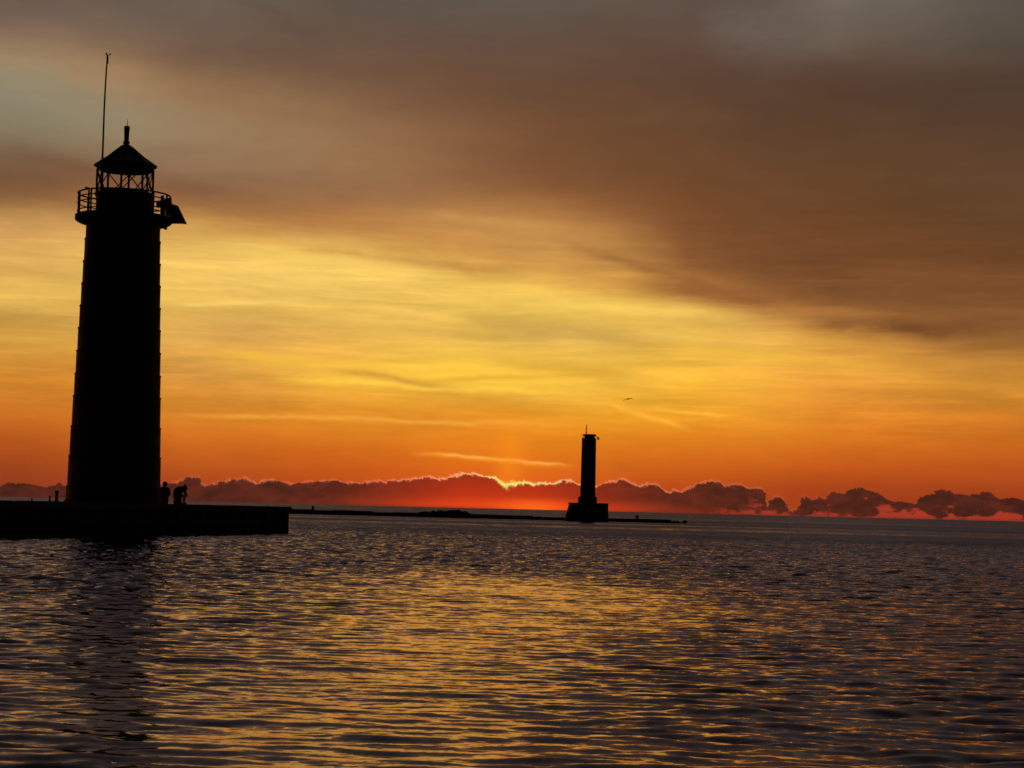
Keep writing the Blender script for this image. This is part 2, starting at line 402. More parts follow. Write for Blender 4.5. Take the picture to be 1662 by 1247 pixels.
# ------------------------------------------------------------------ object helpers
def tag(o, label=None, cat=None, group=None, kind=None):
    if label: o['label'] = label
    if cat: o['category'] = cat
    if group: o['group'] = group
    if kind: o['kind'] = kind
    return o
def empty(name, loc, rz=0):
    o = bpy.data.objects.new(name, None); col.objects.link(o)
    o.location = loc; o.rotation_euler = (0, 0, rz); o.empty_display_size = 0.5
    return o
def build(name, bm, mat, parent=None, smooth=False, loc=None, bevel=0):
    if bevel:
        bmesh.ops.bevel(bm, geom=[e for e in bm.edges if e.is_manifold and e.calc_face_angle(0) > 0.6], offset=bevel, segments=2, affect='EDGES', profile=0.6)
    bmesh.ops.recalc_face_normals(bm, faces=bm.faces)
    me = bpy.data.meshes.new(name); bm.to_mesh(me); bm.free()
    for p in me.polygons: p.use_smooth = smooth
    me.materials.append(mat)
    o = bpy.data.objects.new(name, me); col.objects.link(o)
    if parent: o.parent = parent
    if loc is not None: o.location = loc
    return o
def copy_tree(o, parent=None):
    c = o.copy(); col.objects.link(c); c.parent = parent
    for ch in [x for x in col.objects if x.parent == o]: copy_tree(ch, c)
    return c
def bx(bm, lo, hi, mat=None):
    r = bmesh.ops.create_cube(bm, size=1)
    for v in r['verts']:
        v.co = Vector([lo[k] + (v.co[k] + 0.5) * (hi[k] - lo[k]) for k in range(3)])
        if mat: v.co = mat @ v.co
    return r['verts']
def lathe(bm, prof, n=32, axis=(0, 0), a0=0.0):
    rings = []
    for r, z in prof:
        rings.append([bm.verts.new((axis[0] + r * math.cos(a0 + 2 * math.pi * k / n), axis[1] + r * math.sin(a0 + 2 * math.pi * k / n), z)) for k in range(n)])
    for a, b in zip(rings, rings[1:]):
        for k in range(n):
            bm.faces.new((a[k], a[(k + 1) % n], b[(k + 1) % n], b[k]))
    bm.faces.new(rings[0][::-1]); bm.faces.new(rings[-1])
def tube(bm, pts, r, n=8, closed=False, r1=None):
    pts = [Vector(p) for p in pts]; N = len(pts); rings = []
    for i, p in enumerate(pts):
        if closed: d_ = pts[(i + 1) % N] - pts[i - 1]
        else: d_ = pts[min(i + 1, N - 1)] - pts[max(i - 1, 0)]
        d_.normalize(); up = Vector((0, 0, 1)) if abs(d_.z) < 0.9 else Vector((1, 0, 0))
        u = d_.cross(up).normalized(); v = d_.cross(u)
        rr = r if r1 is None else r + (r1 - r) * i / max(1, N - 1)
        rings.append([bm.verts.new(p + (u * math.cos(2 * math.pi * k / n) + v * math.sin(2 * math.pi * k / n)) * rr) for k in range(n)])
    pr = list(zip(rings, rings[1:] + ([rings[0]] if closed else [])))
    if not closed: pr = list(zip(rings, rings[1:]))
    for a, b in pr:
        for k in range(n): bm.faces.new((a[k], a[(k + 1) % n], b[(k + 1) % n], b[k]))
    if not closed: bm.faces.new(rings[0][::-1]); bm.faces.new(rings[-1])
def circ(r, z, a0=0, a1=360, n=48):
    return [(r * math.cos(R(a0 + (a1 - a0) * k / n)), r * math.sin(R(a0 + (a1 - a0) * k / n)), z) for k in range(n)]

# ------------------------------------------------------------------ water: real waves near, finer ripples in the shading normal
def fft_tile(L, N, lmin, lmax, rms_slope, power, aniso, seed):
    rg = np.random.default_rng(seed)
    k1 = np.fft.fftfreq(N, L / N) * 2 * np.pi
    kx, ky = np.meshgrid(k1, k1)
    k = np.hypot(kx, ky); k[0, 0] = 1
    lam = 2 * np.pi / k
    amp = k ** (-power) * np.exp(-(lam / lmax) ** 3) * np.exp(-(lmin / lam) ** 3)
    cosd = ky / k * math.cos(R(14)) + kx / k * math.sin(R(14))
    amp = amp * (0.12 + np.abs(cosd) ** aniso)
    amp[0, 0] = 0
    sp = amp * (rg.normal(size=(N, N)) + 1j * rg.normal(size=(N, N)))
    h = np.fft.ifft2(sp).real
    gy = np.gradient(h, L / N, axis=0); gx = np.gradient(h, L / N, axis=1)
    s = math.sqrt((gy ** 2 + gx ** 2).mean())
    return h * (rms_slope / s)
def samp(h, L, x, y):
    N = h.shape[0]
    fx = (x / L * N) % N; fy = (y / L * N) % N
    i = np.floor(fx).astype(int); j = np.floor(fy).astype(int)
    u = fx - i; v = fy - j; i %= N; j %= N; i2 = (i + 1) % N; j2 = (j + 1) % N
    return (h[j, i] * (1 - u) * (1 - v) + h[j, i2] * u * (1 - v) + h[j2, i] * (1 - u) * v + h[j2, i2] * u * v)

def gust(x, y):
    """wind roughness of the surface at a place: calmer near the shore, ruffled further out"""
    edge = 50 + 6 * np.sin(x * 0.11 + 1.0) + 4 * np.sin(x * 0.31 + y * 0.05)
    edge = edge + np.where(x < -2, (x + 2) * 0.9, 0)
    g = 1 / (1 + np.exp(-(y - edge) / 4.0))
    patch = np.sin(x * 0.9 / 3 + y * 0.33) * np.sin(y * 0.61 - x * 0.13 + 2) * 0.5 + np.sin(y * 1.13 + x * 0.21) * 0.3
    lane = -1.4 + 0.06 * (y - 8) + 0.6 * np.sin(y * 0.21)              # a smoother lane between two ruffled areas
    side = 1 / (1 + np.exp(-(np.abs(x - lane) - (0.3 + 0.078 * y)) / (0.3 + 0.018 * y)))
    return g, patch, side

def make_water():
    A = fft_tile(71.0, 1024, 0.8, 4.0, 0.024, 2.5, 2.6, 3)
    B = fft_tile(23.0, 900, 0.12, 0.8, 0.125, 1.85, 1.2, 5)
    us = list(np.linspace(-0.46, 0.46, 860))
    ext = [0.6, 0.9, 1.5, 3.0, 7.0, 20.0]
    us = np.array([-s for s in ext[::-1]] + us + ext)
    ys = [4.0]
    while ys[-1] < 60: ys.append(ys[-1] + 0.055 + max(0, ys[-1] - 25) * 0.0012)
    while ys[-1] < 170: ys.append(ys[-1] + 0.10 + (ys[-1] - 60) * 0.001)
    while ys[-1] < 90000: ys.append(ys[-1] * 1.012 if ys[-1] < 2000 else ys[-1] * 1.08)
    ys = np.array(ys)
    U, Y = np.meshgrid(us, ys)
    X = U * (Y + 6.0)
    g, patch, side = gust(X, Y)
    fadeA = np.clip((420 - Y) / 250, 0, 1); fadeB = np.clip((190 - Y) / 60, 0, 1)
    edge = (np.abs(U) < 0.5).astype(float)
    Z = samp(A, 71.0, X, Y) * (0.8 + 0.5 * g) * fadeA + samp(B, 23.0, X * 0.52, Y) * np.minimum(0.54 + 0.24 * patch + 2.3 * g + 1.25 * side, 3.0) * fadeB
    Z = Z * edge
    V = np.stack([X, Y, Z], -1).reshape(-1, 3)
    ny, nx = Y.shape
    idx = np.arange(ny * nx).reshape(ny, nx)
    q = np.stack([idx[:-1, :-1], idx[:-1, 1:], idx[1:, 1:], idx[1:, :-1]], -1).reshape(-1, 4)
    # the water behind and beside the viewer
    e = np.array([[-20000, 4.0, -0.03], [20000, 4.0, -0.03], [20000, -20000, -0.03], [-20000, -20000, -0.03]])
    V = np.vstack([V, e]); q = np.vstack([q, [[len(V) - 4, len(V) - 1, len(V) - 2, len(V) - 3]]])
    me = bpy.data.meshes.new('water')
    me.vertices.add(len(V)); me.vertices.foreach_set('co', V.astype(np.float32).ravel())
    me.loops.add(q.size); me.loops.foreach_set('vertex_index', q.astype(np.int32).ravel())
    me.polygons.add(len(q)); me.polygons.foreach_set('loop_start', np.arange(0, q.size, 4, dtype=np.int32))
    me.polygons.foreach_set('use_smooth', np.ones(len(q), dtype=bool))
    me.update(calc_edges=True)
    o = bpy.data.objects.new('water', me); col.objects.link(o)
    ma = bpy.data.materials.new('lake_water'); ma.use_nodes = True; nt = ma.node_tree; E.tree = nt
    nt.nodes.remove(nt.nodes['Principled BSDF'])
    dif = nt.nodes.new('ShaderNodeBsdfDiffuse'); dif.inputs[0].default_value = (0.008, 0.010, 0.014, 1)
    glo = nt.nodes.new('ShaderNodeBsdfGlossy'); glo.inputs['Color'].default_value = (0.97, 0.84, 0.86, 1); glo.inputs['Roughness'].default_value = 0.07
    fre = nt.nodes.new('ShaderNodeFresnel'); fre.inputs['IOR'].default_value = 1.333
    mxs = nt.nodes.new('ShaderNodeMixShader')
    nt.links.new(fre.outputs[0], mxs.inputs[0]); nt.links.new(dif.outputs[0], mxs.inputs[1]); nt.links.new(glo.outputs[0], mxs.inputs[2])
    nt.links.new(mxs.outputs[0], nt.nodes['Material Output'].inputs[0])
    ge_ = nt.nodes.new('ShaderNodeNewGeometry')
    sp = nt.nodes.new('ShaderNodeSeparateXYZ'); nt.links.new(ge_.outputs['Position'], sp.inputs[0])
    x, y = E(sp.outputs[0]), E(sp.outputs[1])
    def rip(sx, sy, z, det):
        n = nt.nodes.new('ShaderNodeTexNoise'); put(n.inputs['Vector'], vec(x * sx, y * sy, z))
        n.inputs['Scale'].default_value = 1.0; n.inputs['Detail'].default_value = det; n.inputs['Roughness'].default_value = 0.55
        s = nt.nodes.new('ShaderNodeSeparateColor'); nt.links.new(n.outputs['Color'], s.inputs[0])
        return E(s.outputs[0]) - 0.5, E(s.outputs[1]) - 0.5
    ax, ay = rip(8.0, 15.0, 0.0, 2.0)
    bx_, by_ = rip(0.55, 0.8, 4.0, 3.0)
    far = step(y, 45.0, 190.0)
    am = step(y, 20.0, 75.0, 0.26, 0.40)
    sx = ax * am * 0.5 + bx_ * far * 0.2
    ndr, _u = rip(0.006, 0.03, 2.0, 3.0)
    sy = ay * am + by_ * far * 0.34 - far * (ndr * 0.3 + 0.17)
    nv = nt.nodes.new('ShaderNodeVectorMath'); nv.operation = 'ADD'
    nt.links.new(ge_.outputs['Normal'], nv.inputs[0]); put(nv.inputs[1], vec(sx, sy, 0.0))
    nn = nt.nodes.new('ShaderNodeVectorMath'); nn.operation = 'NORMALIZE'; nt.links.new(nv.outputs[0], nn.inputs[0])
    for q_ in (dif, glo, fre): nt.links.new(nn.outputs[0], q_.inputs['Normal'])
    me.materials.append(ma)
    tag(o, 'dark rippled lake water catching the orange dawn sky', 'water', kind='structure')
make_water()
bm = bmesh.new(); bx(bm, (-3000, -3000, -9.5), (3000, 3000, -9.0))
tag(build('lakebed', bm, M_rock), 'lake bed under the water', 'ground', kind='structure')

# ------------------------------------------------------------------ pier
P0, P1 = Vector((-22.0, 86.0, 0)), Vector((-13.02, 120.0, 0))
pd = (P1 - P0).normalized(); pn = Vector((-pd.y, pd.x, 0))       # pn points to the pier's inland side
DECK = 1.62
def pp(s, w_, z):  # along the pier from P1 backwards, inwards, up
    return P1 - pd * s + pn * w_ + Vector((0, 0, z))
PM = Matrix(((-pd.x, pn.x, 0, P1.x), (-pd.y, pn.y, 0, P1.y), (0, 0, 1, 0), (0, 0, 0, 1)))
pier = empty('pier', PM.translation, 0)
tag(pier, 'long low black concrete pier that carries the large lighthouse', 'pier')
PL = PM.copy(); PL.translation = (0, 0, 0)
bm = bmesh.new()
L = 95.0; sN = 16
for k in range(sN):
    a, b_ = k * L / sN + 0.02, (k + 1) * L / sN - 0.02
    bx(bm, (a, 0.12, -4), (b_, 8.4, DECK - 0.36), PL)
build('concrete_wall', bm, M_conc, pier)
bm = bmesh.new()
bx(bm, (0.03, 0.2, -3.9), (L, 8.3, DECK - 0.37), PL)
build('core', bm, M_conc, pier)
bm = bmesh.new()
for k in range(sN):
    a, b_ = k * L / sN + 0.01 - (0.12 if k == 0 else 0), (k + 1) * L / sN - 0.01
    dz = random.uniform(-0.025, 0.02)
    bx(bm, (a, 0, DECK - 0.355), (b_, 8.5, DECK + dz), PL)
build('deck', bm, M_conc, pier, bevel=0.03)
for k in range(14):
    s = 1.0 + k * 3.1
    bm = bmesh.new(); bx(bm, (s, -0.16, -1.2), (s + 0.24, 0.115, DECK - 0.45 + random.uniform(-0.05, 0.05)), PL)
    build('timber_fender', bm, M_tim, pier, bevel=0.02)
bm = bmesh.new()
bx(bm, (1.6, -0.24, 0.55), (44, -0.165, 0.80), PL)
build('timber_waler', bm, M_tim, pier)

def bollard(loc, s=1.0, label=''):
    bm = bmesh.new()
    lathe(bm, [(0.13 * s, 0), (0.13 * s, 0.04), (0.085 * s, 0.07), (0.082 * s, 0.44 * s), (0.115 * s, 0.48 * s), (0.115 * s, 0.54 * s), (0.09 * s, 0.58 * s)], 18)
    o = build('bollard', bm, M_iron, None, True, loc)
    return tag(o, label, 'bollard')
p = at(92, 806, 108); bollard((p.x, p.y, DECK - 0.01), 1.0, 'tallest dark mooring bollard on the pier left of the lighthouse')
p = at(81, 806, 110); b2_ = bollard((p.x, p.y, DECK - 0.01), 0.5, 'short squat bollard just left of the tallest bollard on the pier'); 
p = at(52, 806, 112); b3_ = bollard((p.x, p.y, DECK - 0.01), 0.35, 'tiny low bollard on the pier nearest the left edge')

# ------------------------------------------------------------------ large lighthouse
D0 = 105.0
base_c = at(184, 811, D0)
H0 = Vector((base_c.x, base_c.y, DECK - 0.01))
lh = empty('lighthouse', H0)
tag(lh, 'large black conical iron lighthouse with gallery and glazed lantern on the left pier', 'lighthouse')
# heights: use the image rows along the axis
def hz(py, px=195): return at(px, py, D0).z - H0.z
S = D0 / F
zdeck = hz(364)
r_b, r_t = 2.46, 1.93
seams = [391, 427, 463, 499, 535, 572, 609, 645, 694, 742, 791]
prof_ = [(r_b + 0.06, -0.02), (r_b + 0.06, 0.12)]
zs = [hz(s) for s in seams][::-1]
def rad(z): return r_b + (r_t - r_b) * z / zdeck
prof_.append((rad(0.12), 0.13))
for z in zs:
    prof_ += [(rad(z) + 0.005, z - 0.05), (rad(z) + 0.028, z - 0.04), (rad(z) + 0.028, z + 0.02), (rad(z) - 0.03, z + 0.03)]
prof_.append((rad(zdeck), zdeck + 0.15))
bm = bmesh.new(); lathe(bm, prof_, 48)
build('tower_shell', bm, M_red, lh)
# door and round portholes on the tower
bm = bmesh.new()
Rz = Matrix.Rotation(R(-60), 4, 'Z')
bx(bm, (2.30, -0.45, 0.12), (2.52, 0.45, 2.15), Rz)
dr = build('door', bm, M_iron, lh, bevel=0.02)
bm = bmesh.new(); bx(bm, (2.521, 0.28, 1.0), (2.58, 0.34, 1.14), Rz); build('handle', bm, M_iron, dr)
for zz, an in ((4.2, -80), (7.6, -100), (11.0, -80)):
    bm = bmesh.new(); rr = rad(zz)
    Rw = Matrix.Rotation(R(an), 4, 'Z')
    ring = [Rw @ Vector((rr + 0.03, 0.26 * math.cos(a), zz + 0.26 * math.sin(a))) for a in np.linspace(0, 2 * math.pi, 20, endpoint=False)]
    tube(bm, ring, 0.05, 6, True)
    build('porthole_rim', bm, M_iron, lh, True)
# gallery deck
gz0 = hz(366); gz1 = hz(352.5)
RG = 2.52
bm = bmesh.new()
lathe(bm, [(r_t + 0.02, gz0 - 0.02), (r_t + 0.35, gz0 + 0.06), (RG - 0.1, gz0 + 0.12), (RG, gz0 + 0.2), (RG, gz1), (RG - 0.04, gz1 + 0.03)], 48)
gal = build('gallery_deck', bm, M_iron, lh)
for k in range(12):
    a = R(15 + 30 * k); bm = bmesh.new()
    Ra = Matrix.Rotation(a, 4, 'Z')
    for (q0, q1, q2) in [((rad(zdeck) - .02, gz0 + .05), (RG - .15, gz0 + .10), (rad(zdeck) - .02, gz0 - .08))]:
        vs = [bm.verts.new(Ra @ Vector((q[0], s_ * 0.03, q[1]))) for s_ in (-1, 1) for q in (q0, q1, q2)]
        bm.faces.new((vs[0], vs[1], vs[2])); bm.faces.new((vs[5], vs[4], vs[3]))
        for i in range(3): bm.faces.new((vs[i], vs[3 + i], vs[3 + (i + 1) % 3], vs[(i + 1) % 3]))
    build('bracket', bm, M_iron, gal)
# watch room below the lantern
DR = 1.50
bm = bmesh.new()
zt = hz(314.5)
lathe(bm, [(DR - 0.03, gz1), (DR - 0.03, zt - 0.25), (DR, zt - 0.2), (DR + 0.05, zt - 0.12), (DR + 0.05, zt - 0.02), (DR - 0.02, zt)], 40)
build('watch_room', bm, M_red, lh)
# railing
rail = bmesh.new()
rz = [hz(317), hz(325), hz(333), hz(346)]
RR = RG - 0.12
for z in rz: tube(rail, circ(RR, z, n=64), 0.045 if z == rz[0] else 0.034, 6, True)
ro = build('railing', rail, M_iron, lh, True)
for k in range(13):
    a = R(181 + 360 / 13 * k); bm = bmesh.new()
    tube(bm, [(RR * math.cos(a), RR * math.sin(a), gz1), (RR * math.cos(a), RR * math.sin(a), rz[0] + 0.03)], 0.05, 8)
    build('railing_post', bm, M_iron, ro, True)
# lantern frame: 8 sides with mullions and crossed bars
RL = 1.47; zl0, zl1 = zt, hz(276.5)
VA = [R(-90 + 3.5 + 45 * k) for k in range(8)]
cn = [Vector((RL * math.cos(a), RL * math.sin(a), 0)) for a in VA]
fr_ = bmesh.new()
for z in (zl0 + 0.02, zl1): tube(fr_, [(c.x, c.y, z) for c in cn], 0.05, 6, True)
frame = build('lantern_frame', fr_, M_iron, lh)
for k in range(8):
    c = cn[k]; bm = bmesh.new()
    tube(bm, [(c.x, c.y, zl0 - 0.02), (c.x, c.y, zl1 + 0.02)], 0.06, 8); build('mullion', bm, M_iron, frame, True)
for k in range(8):
    a_, b_ = cn[k], cn[(k + 1) % 8]; zm = (zl0 + zl1) / 2
    bm = bmesh.new()
    if k != 7:
        tube(bm, [(a_.x, a_.y, zl0), (b_.x, b_.y, zl1)], 0.031, 6)
        tube(bm, [(a_.x, a_.y, zl1), (b_.x, b_.y, zl0)], 0.031, 6)
        build('crossed_glazing_bar', bm, M_iron, frame)
    else: bm.free()
    bm = bmesh.new()
    a2, b2v = a_ * 0.985, b_ * 0.985
    vs = [bm.verts.new((q.x, q.y, z)) for q, z in ((a2, zl0), (b2v, zl0), (b2v, zl1), (a2, zl1))]
    bm.faces.new(vs); build('window_pane', bm, M_glass, frame)
# beacon lamp inside
bm = bmesh.new()
lathe(bm, [(0.16, zl0 - 0.02), (0.16, zl0 + 0.08), (0.06, zl0 + 0.1), (0.06, zl0 + 0.14), (0.13, zl0 + 0.16), (0.13, zl0 + 0.27), (0.05, zl0 + 0.31)], 16)
build('beacon_lamp', bm, M_iron, lh, True)
# roof
ze, za = hz(270.5), hz(238)
RO = 1.66
bm = bmesh.new()
ra0 = VA[0]
lathe(bm, [(RL + 0.02, zl1 - 0.02), (RL + 0.06, ze - 0.06), (RO - 0.03, ze - 0.05), (RO, ze), (RO, ze + 0.05), (0.93, ze + 0.05 + (za - ze) * 0.45), (0.30, za - 0.02), (0.27, za)], 8, a0=ra0)
roof = build('roof', bm, M_roof, lh)
for k in range(8):
    a = VA[k]; bm = bmesh.new()
    tube(bm, [(RO * math.cos(a), RO * math.sin(a), ze + 0.05), (0.93 * math.cos(a), 0.93 * math.sin(a), ze + 0.06 + (za - ze) * 0.45), (0.3 * math.cos(a), 0.3 * math.sin(a), za)], 0.03, 6)
    build('roof_rib', bm, M_roof, roof)
zv = hz(204.5)
bm = bmesh.new()
lathe(bm, [(0.29, za - 0.03), (0.27, za + 0.05), (0.16, za + 0.1), (0.13, za + 0.13), (0.18, za + 0.18), (0.19, za + 0.23), (0.14, za + 0.29), (0.125, za + 0.34), (0.14, zv - 0.3), (0.155, zv - 0.12), (0.15, zv - 0.03), (0.09, zv)], 20)
vent = build('ventilator', bm, M_roof, roof, True)
bm = bmesh.new(); tube(bm, [(0, 0, zv - 0.05), (0.02, 0, zv + 0.18), (0.0, 0, hz(193))], 0.022, 6, r1=0.008)
tube(bm, [(0.0, 0, zv + 0.14), (0.07, 0.0, zv + 0.2)], 0.01, 5)
build('lightning_rod', bm, M_iron, roof)
# whip antenna on the back of the gallery
ab, at_ = at(160.5, 350, D0 + 1.2), at(174.5, 93, D0 + 1.2)
ab, at_ = ab - H0, at_ - H0
bm = bmesh.new(); tube(bm, [ab.lerp(at_, k / 12) + Vector((0.03 * math.sin(k * .5), 0, 0)) for k in range(13)], 0.06, 8, r1=0.04)
an = build('antenna', bm, M_iron, lh, True)
bm = bmesh.new()
tube(bm, [at_ + Vector((0, 0, -0.35)), at_ + Vector((0, 0, 0.12))], 0.06, 8, r1=0.05)
for a in range(3):
    q = Vector((math.cos(a * 2.1 + 0.1), math.sin(a * 2.1 + 0.1), 0.4)) * 0.13
    tube(bm, [at_ + Vector((0, 0, 0.06)), at_ + Vector((0, 0, 0.1)) + q], 0.018, 5)
    bmesh.ops.create_icosphere(bm, subdivisions=1, radius=0.05, matrix=Matrix.Translation(at_ + Vector((0, 0, 0.12)) + q))
build('antenna_head', bm, M_iron, an)
# weather mast with cups, left part of the gallery
def gp_(px, py, dd=0.0): return at(px, py, D0 + dd) - H0
wb = gp_(142.5, 350, -1.5)
bm = bmesh.new(); tube(bm, [wb, Vector((wb.x + 0.02, wb.y, gp_(143, 309, -1.5).z))], 0.075, 8, r1=0.05)
wt = Vector((wb.x + 0.02, wb.y, gp_(143, 309, -1.5).z))
tube(bm, [wt + Vector((-0.17, 0, 0.08)), wt + Vector((0.17, 0, 0.08))], 0.02, 6)
tube(bm, [wt, wt + Vector((0, 0, 0.1))], 0.025, 6)
for dx, rr in ((-0.15, 0.075), (0.17, 0.05), (-0.02, 0.05)):
    bmesh.ops.create_icosphere(bm, subdivisions=2, radius=rr, matrix=Matrix.Translation(wt + Vector((dx, 0, 0.12))))
build('weather_mast', bm, M_iron, lh, True)
# fog detector box and spare clutter on the right part of the gallery
c = gp_(273.6, 326, 0.0); bm = bmesh.new(); bx(bm, (c.x - 0.14, c.y - 0.12, c.z - 0.13), (c.x + 0.15, c.y + 0.12, c.z + 0.13)); build('instrument_box', bm, M_iron, lh, bevel=0.02)
for px, rr, h_ in ((262.5, 0.09, 318), (266.5, 0.05, 332), (271, 0.055, 330), (276.5, 0.04, 330)):
    q = gp_(px, 352, -0.5); bm = bmesh.new(); tube(bm, [Vector((q.x, q.y, gz1)), Vector((q.x, q.y, gp_(px, h_, -0.5).z))], rr, 8); build('equipment_post', bm, M_iron, lh)
q = gp_(263, 331, -0.4); bm = bmesh.new(); bx(bm, (q.x - 0.28, q.y - 0.15, q.z - 0.2), (q.x + 0.5, q.y + 0.15, q.z + 0.12)); build('battery_cabinet', bm, M_iron, lh, bevel=0.02)
# solar panel outside the railing
sp0 = [gp_(265, 327, -0.5), gp_(288, 335, -0.9), gp_(302.5, 364, -1.2), gp_(279, 362.5, -0.7)]
nrm = (sp0[1] - sp0[0]).cross(sp0[3] - sp0[0]).normalized() * 0.05
bm = bmesh.new(); vs = [bm.verts.new(q + s_ * nrm) for s_ in (-1, 1) for q in sp0]
bm.faces.new(vs[0:4][::-1]); bm.faces.new(vs[4:8])
for i in range(4): bm.faces.new((vs[i], vs[(i + 1) % 4], vs[4 + (i + 1) % 4], vs[4 + i]))
spn = build('solar_panel', bm, M_cell, lh)
bm = bmesh.new(); tube(bm, sp0, 0.045, 6, True); build('panel_frame', bm, M_iron, spn)
bm = bmesh.new(); tube(bm, [sp0[3] + Vector((0.05, 0, 0.1)), gp_(265, 355, -0.6)], 0.03, 6); build('panel_strut', bm, M_iron, spn); bm = bmesh.new(); tube(bm, [sp0[1], gp_(272, 338, -0.6)], 0.03, 6); build('panel_strut', bm, M_iron, spn)
# lamp hanging below the gallery
q = gp_(268.8, 368, -0.6); bm = bmesh.new(); tube(bm, [q + Vector((0, 0, 0.12)), q + Vector((0, 0, -0.06))], 0.025, 6)
bx(bm, (q.x - 0.075, q.y - 0.07, q.z - 0.16), (q.x + 0.075, q.y + 0.07, q.z - 0.04)); build('floodlight', bm, M_iron, lh)

# ------------------------------------------------------------------ people
def skin_mesh(name, chains, mat, parent=None, levels=2):
    """chains: list of [(pos, radius), ...]; chains that share a first position are joined there"""
    verts, rad_, edges = [], [], []
    def vid(p, r):
        for i, q in enumerate(verts):
            if (q - p).length < 1e-5: return i
        verts.append(p); rad_.append(r); return len(verts) - 1
    for ch in chains:
        ids = [vid(Vector(p), r) for p, r in ch]
        edges += list(zip(ids, ids[1:]))
    me = bpy.data.meshes.new(name); bm = bmesh.new(); sl_ = bm.verts.layers.skin.verify()
    vs = [bm.verts.new(v) for v in verts]
    for i, v in enumerate(vs):
        v[sl_].radius = (rad_[i], rad_[i]); v[sl_].use_root = (i == 0)
    for a, b in edges:
        if not bm.edges.get((vs[a], vs[b])): bm.edges.new((vs[a], vs[b]))
    bm.to_mesh(me); bm.free()
    me.materials.append(mat)
    o = bpy.data.objects.new(name, me); col.objects.link(o)
    if parent: o.parent = parent
    k = o.modifiers.new('skin', 'SKIN'); k.use_smooth_shade = True
    s = o.modifiers.new('subsurf', 'SUBSURF'); s.levels = levels; s.render_levels = levels
    return o
def person(loc, rz, lean, head_fwd, hat, label, seat_h=0.42, bulk=0.0):
    """seated figure facing +x locally; lean = forward lean of the spine (deg)"""
    pel = Vector((0, 0, seat_h + 0.12)); ln = R(lean)
    up = Vector((math.sin(ln), 0, math.cos(ln)))
    wst = pel + Vector((0.03, 0, 0.15)); chest = pel + up * 0.36; nk0 = pel + up * 0.50
    hd = Vector((math.sin(ln + R(head_fwd)), 0, math.cos(ln + R(head_fwd))))
    nk = nk0 + hd * 0.04; h1 = nk + hd * 0.08; h2 = nk + hd * 0.18; h3 = nk + hd * 0.24
    chains = [[(pel, 0.13), (wst, 0.12), (chest, 0.145), (nk0, 0.075), (nk, 0.055), (h1, 0.095), (h2, 0.11), (h3, 0.075)]]
    arms, legs = [], []
    for s in (-1, 1):
        sh = chest + up * 0.09 + Vector((0, s * 0.18, 0)); elb = sh + Vector((0.10, s * 0.07, -0.26)); wr = elb + Vector((0.13, -s * 0.08, -0.12))
        arms.append([(chest, 0.145), (sh, 0.062), (elb, 0.045), (wr, 0.03)])
        hip = pel + Vector((0.02, s * 0.10, -0.01)); kn = Vector((0.42, s * 0.14, seat_h + 0.08)); an_ = Vector((0.40, s * 0.13, 0.09)); toe = Vector((0.58, s * 0.15, 0.04))
        legs.append([(pel, 0.13), (hip, 0.095), (kn, 0.065), (an_, 0.045)])
        palm = wr + Vector((0.07, 0, -0.02))
        chains += [[(chest, 0.145), (sh, 0.055), (elb, 0.04), (wr, 0.028), (palm, 0.034)]]
        for j, (yy, ll) in enumerate(((-0.03, 0.06), (-0.01, 0.075), (0.01, 0.07), (0.03, 0.055))):
            chains.append([(palm, 0.034), (palm + Vector((0.035, yy, -0.005)), 0.010), (palm + Vector((0.035 + ll * .5, yy, -0.02)), 0.009), (palm + Vector((0.03 + ll * .6, yy, -0.05)), 0.008)])
        chains.append([(wr + Vector((0.0, 0, 0)), 0.028), (wr + Vector((0.04, -s * 0.035, 0.01)), 0.012), (wr + Vector((0.075, -s * 0.05, 0.0)), 0.009)])
        chains += [[(pel, 0.13), (hip, 0.085), (kn, 0.055), (an_, 0.038)]]
    o = skin_mesh('person', chains, M_skin, None, 1)
    o.location = loc; o.rotation_euler = (0, 0, rz)
    tag(o, label, 'person')
    skin_mesh('jacket', [[(pel + Vector((0, 0, -0.02)), 0.20 + bulk), (wst, 0.20 + bulk * .7), (chest, 0.215), (nk0, 0.15), (nk, 0.115)]] + [[(chest, 0.215)] + [(p_, r_ + 0.035) for p_, r_ in a[1:]] for a in arms], M_coat, o)
    skin_mesh('trousers', [[(p_, r_ + 0.012) for p_, r_ in l_] for l_ in legs], M_jean, o)
    for s in (-1, 1):
        bm = bmesh.new()
        a_ = Vector((0.40, s * 0.13, 0.0))
        lathe(bm, [(0.052, 0.055), (0.056, 0.12), (0.052, 0.15)], 12, (a_.x, a_.y))
        vs = bmesh.ops.create_icosphere(bm, subdivisions=2, radius=1.0)['verts']
        for v in vs: v.co = Vector((a_.x + 0.07 + v.co.x * 0.145, a_.y + v.co.y * 0.052, max(0.0, 0.042 + v.co.z * 0.05)))
        build('boot', bm, M_iron, o, True)
    bm = bmesh.new()
    q = hd.to_track_quat('Z', 'X').to_matrix().to_4x4()
    vs = bmesh.ops.create_icosphere(bm, subdivisions=3, radius=1.0)['verts']
    for v in vs:
        z = v.co.z; v.co = Vector((v.co.x * 0.15, v.co.y * 0.14, z * (0.14 if z > 0 else 0.11)))
    if hat == 'brim':
        vs2 = bmesh.ops.create_cone(bm, cap_ends=True, segments=20, radius1=0.11, radius2=0.11, depth=0.025)['verts']
        for v in vs2: v.co = Vector((v.co.x + 0.10, v.co.y * 0.85, v.co.z))
    for v in bm.verts: v.co = Matrix.Translation(h2) @ q @ v.co
    build('cap', bm, M_cap, o, True)
    # face: nose and ears in the skin of the head
    bm = bmesh.new()
    fx = Vector((hd.z, 0, -hd.x))
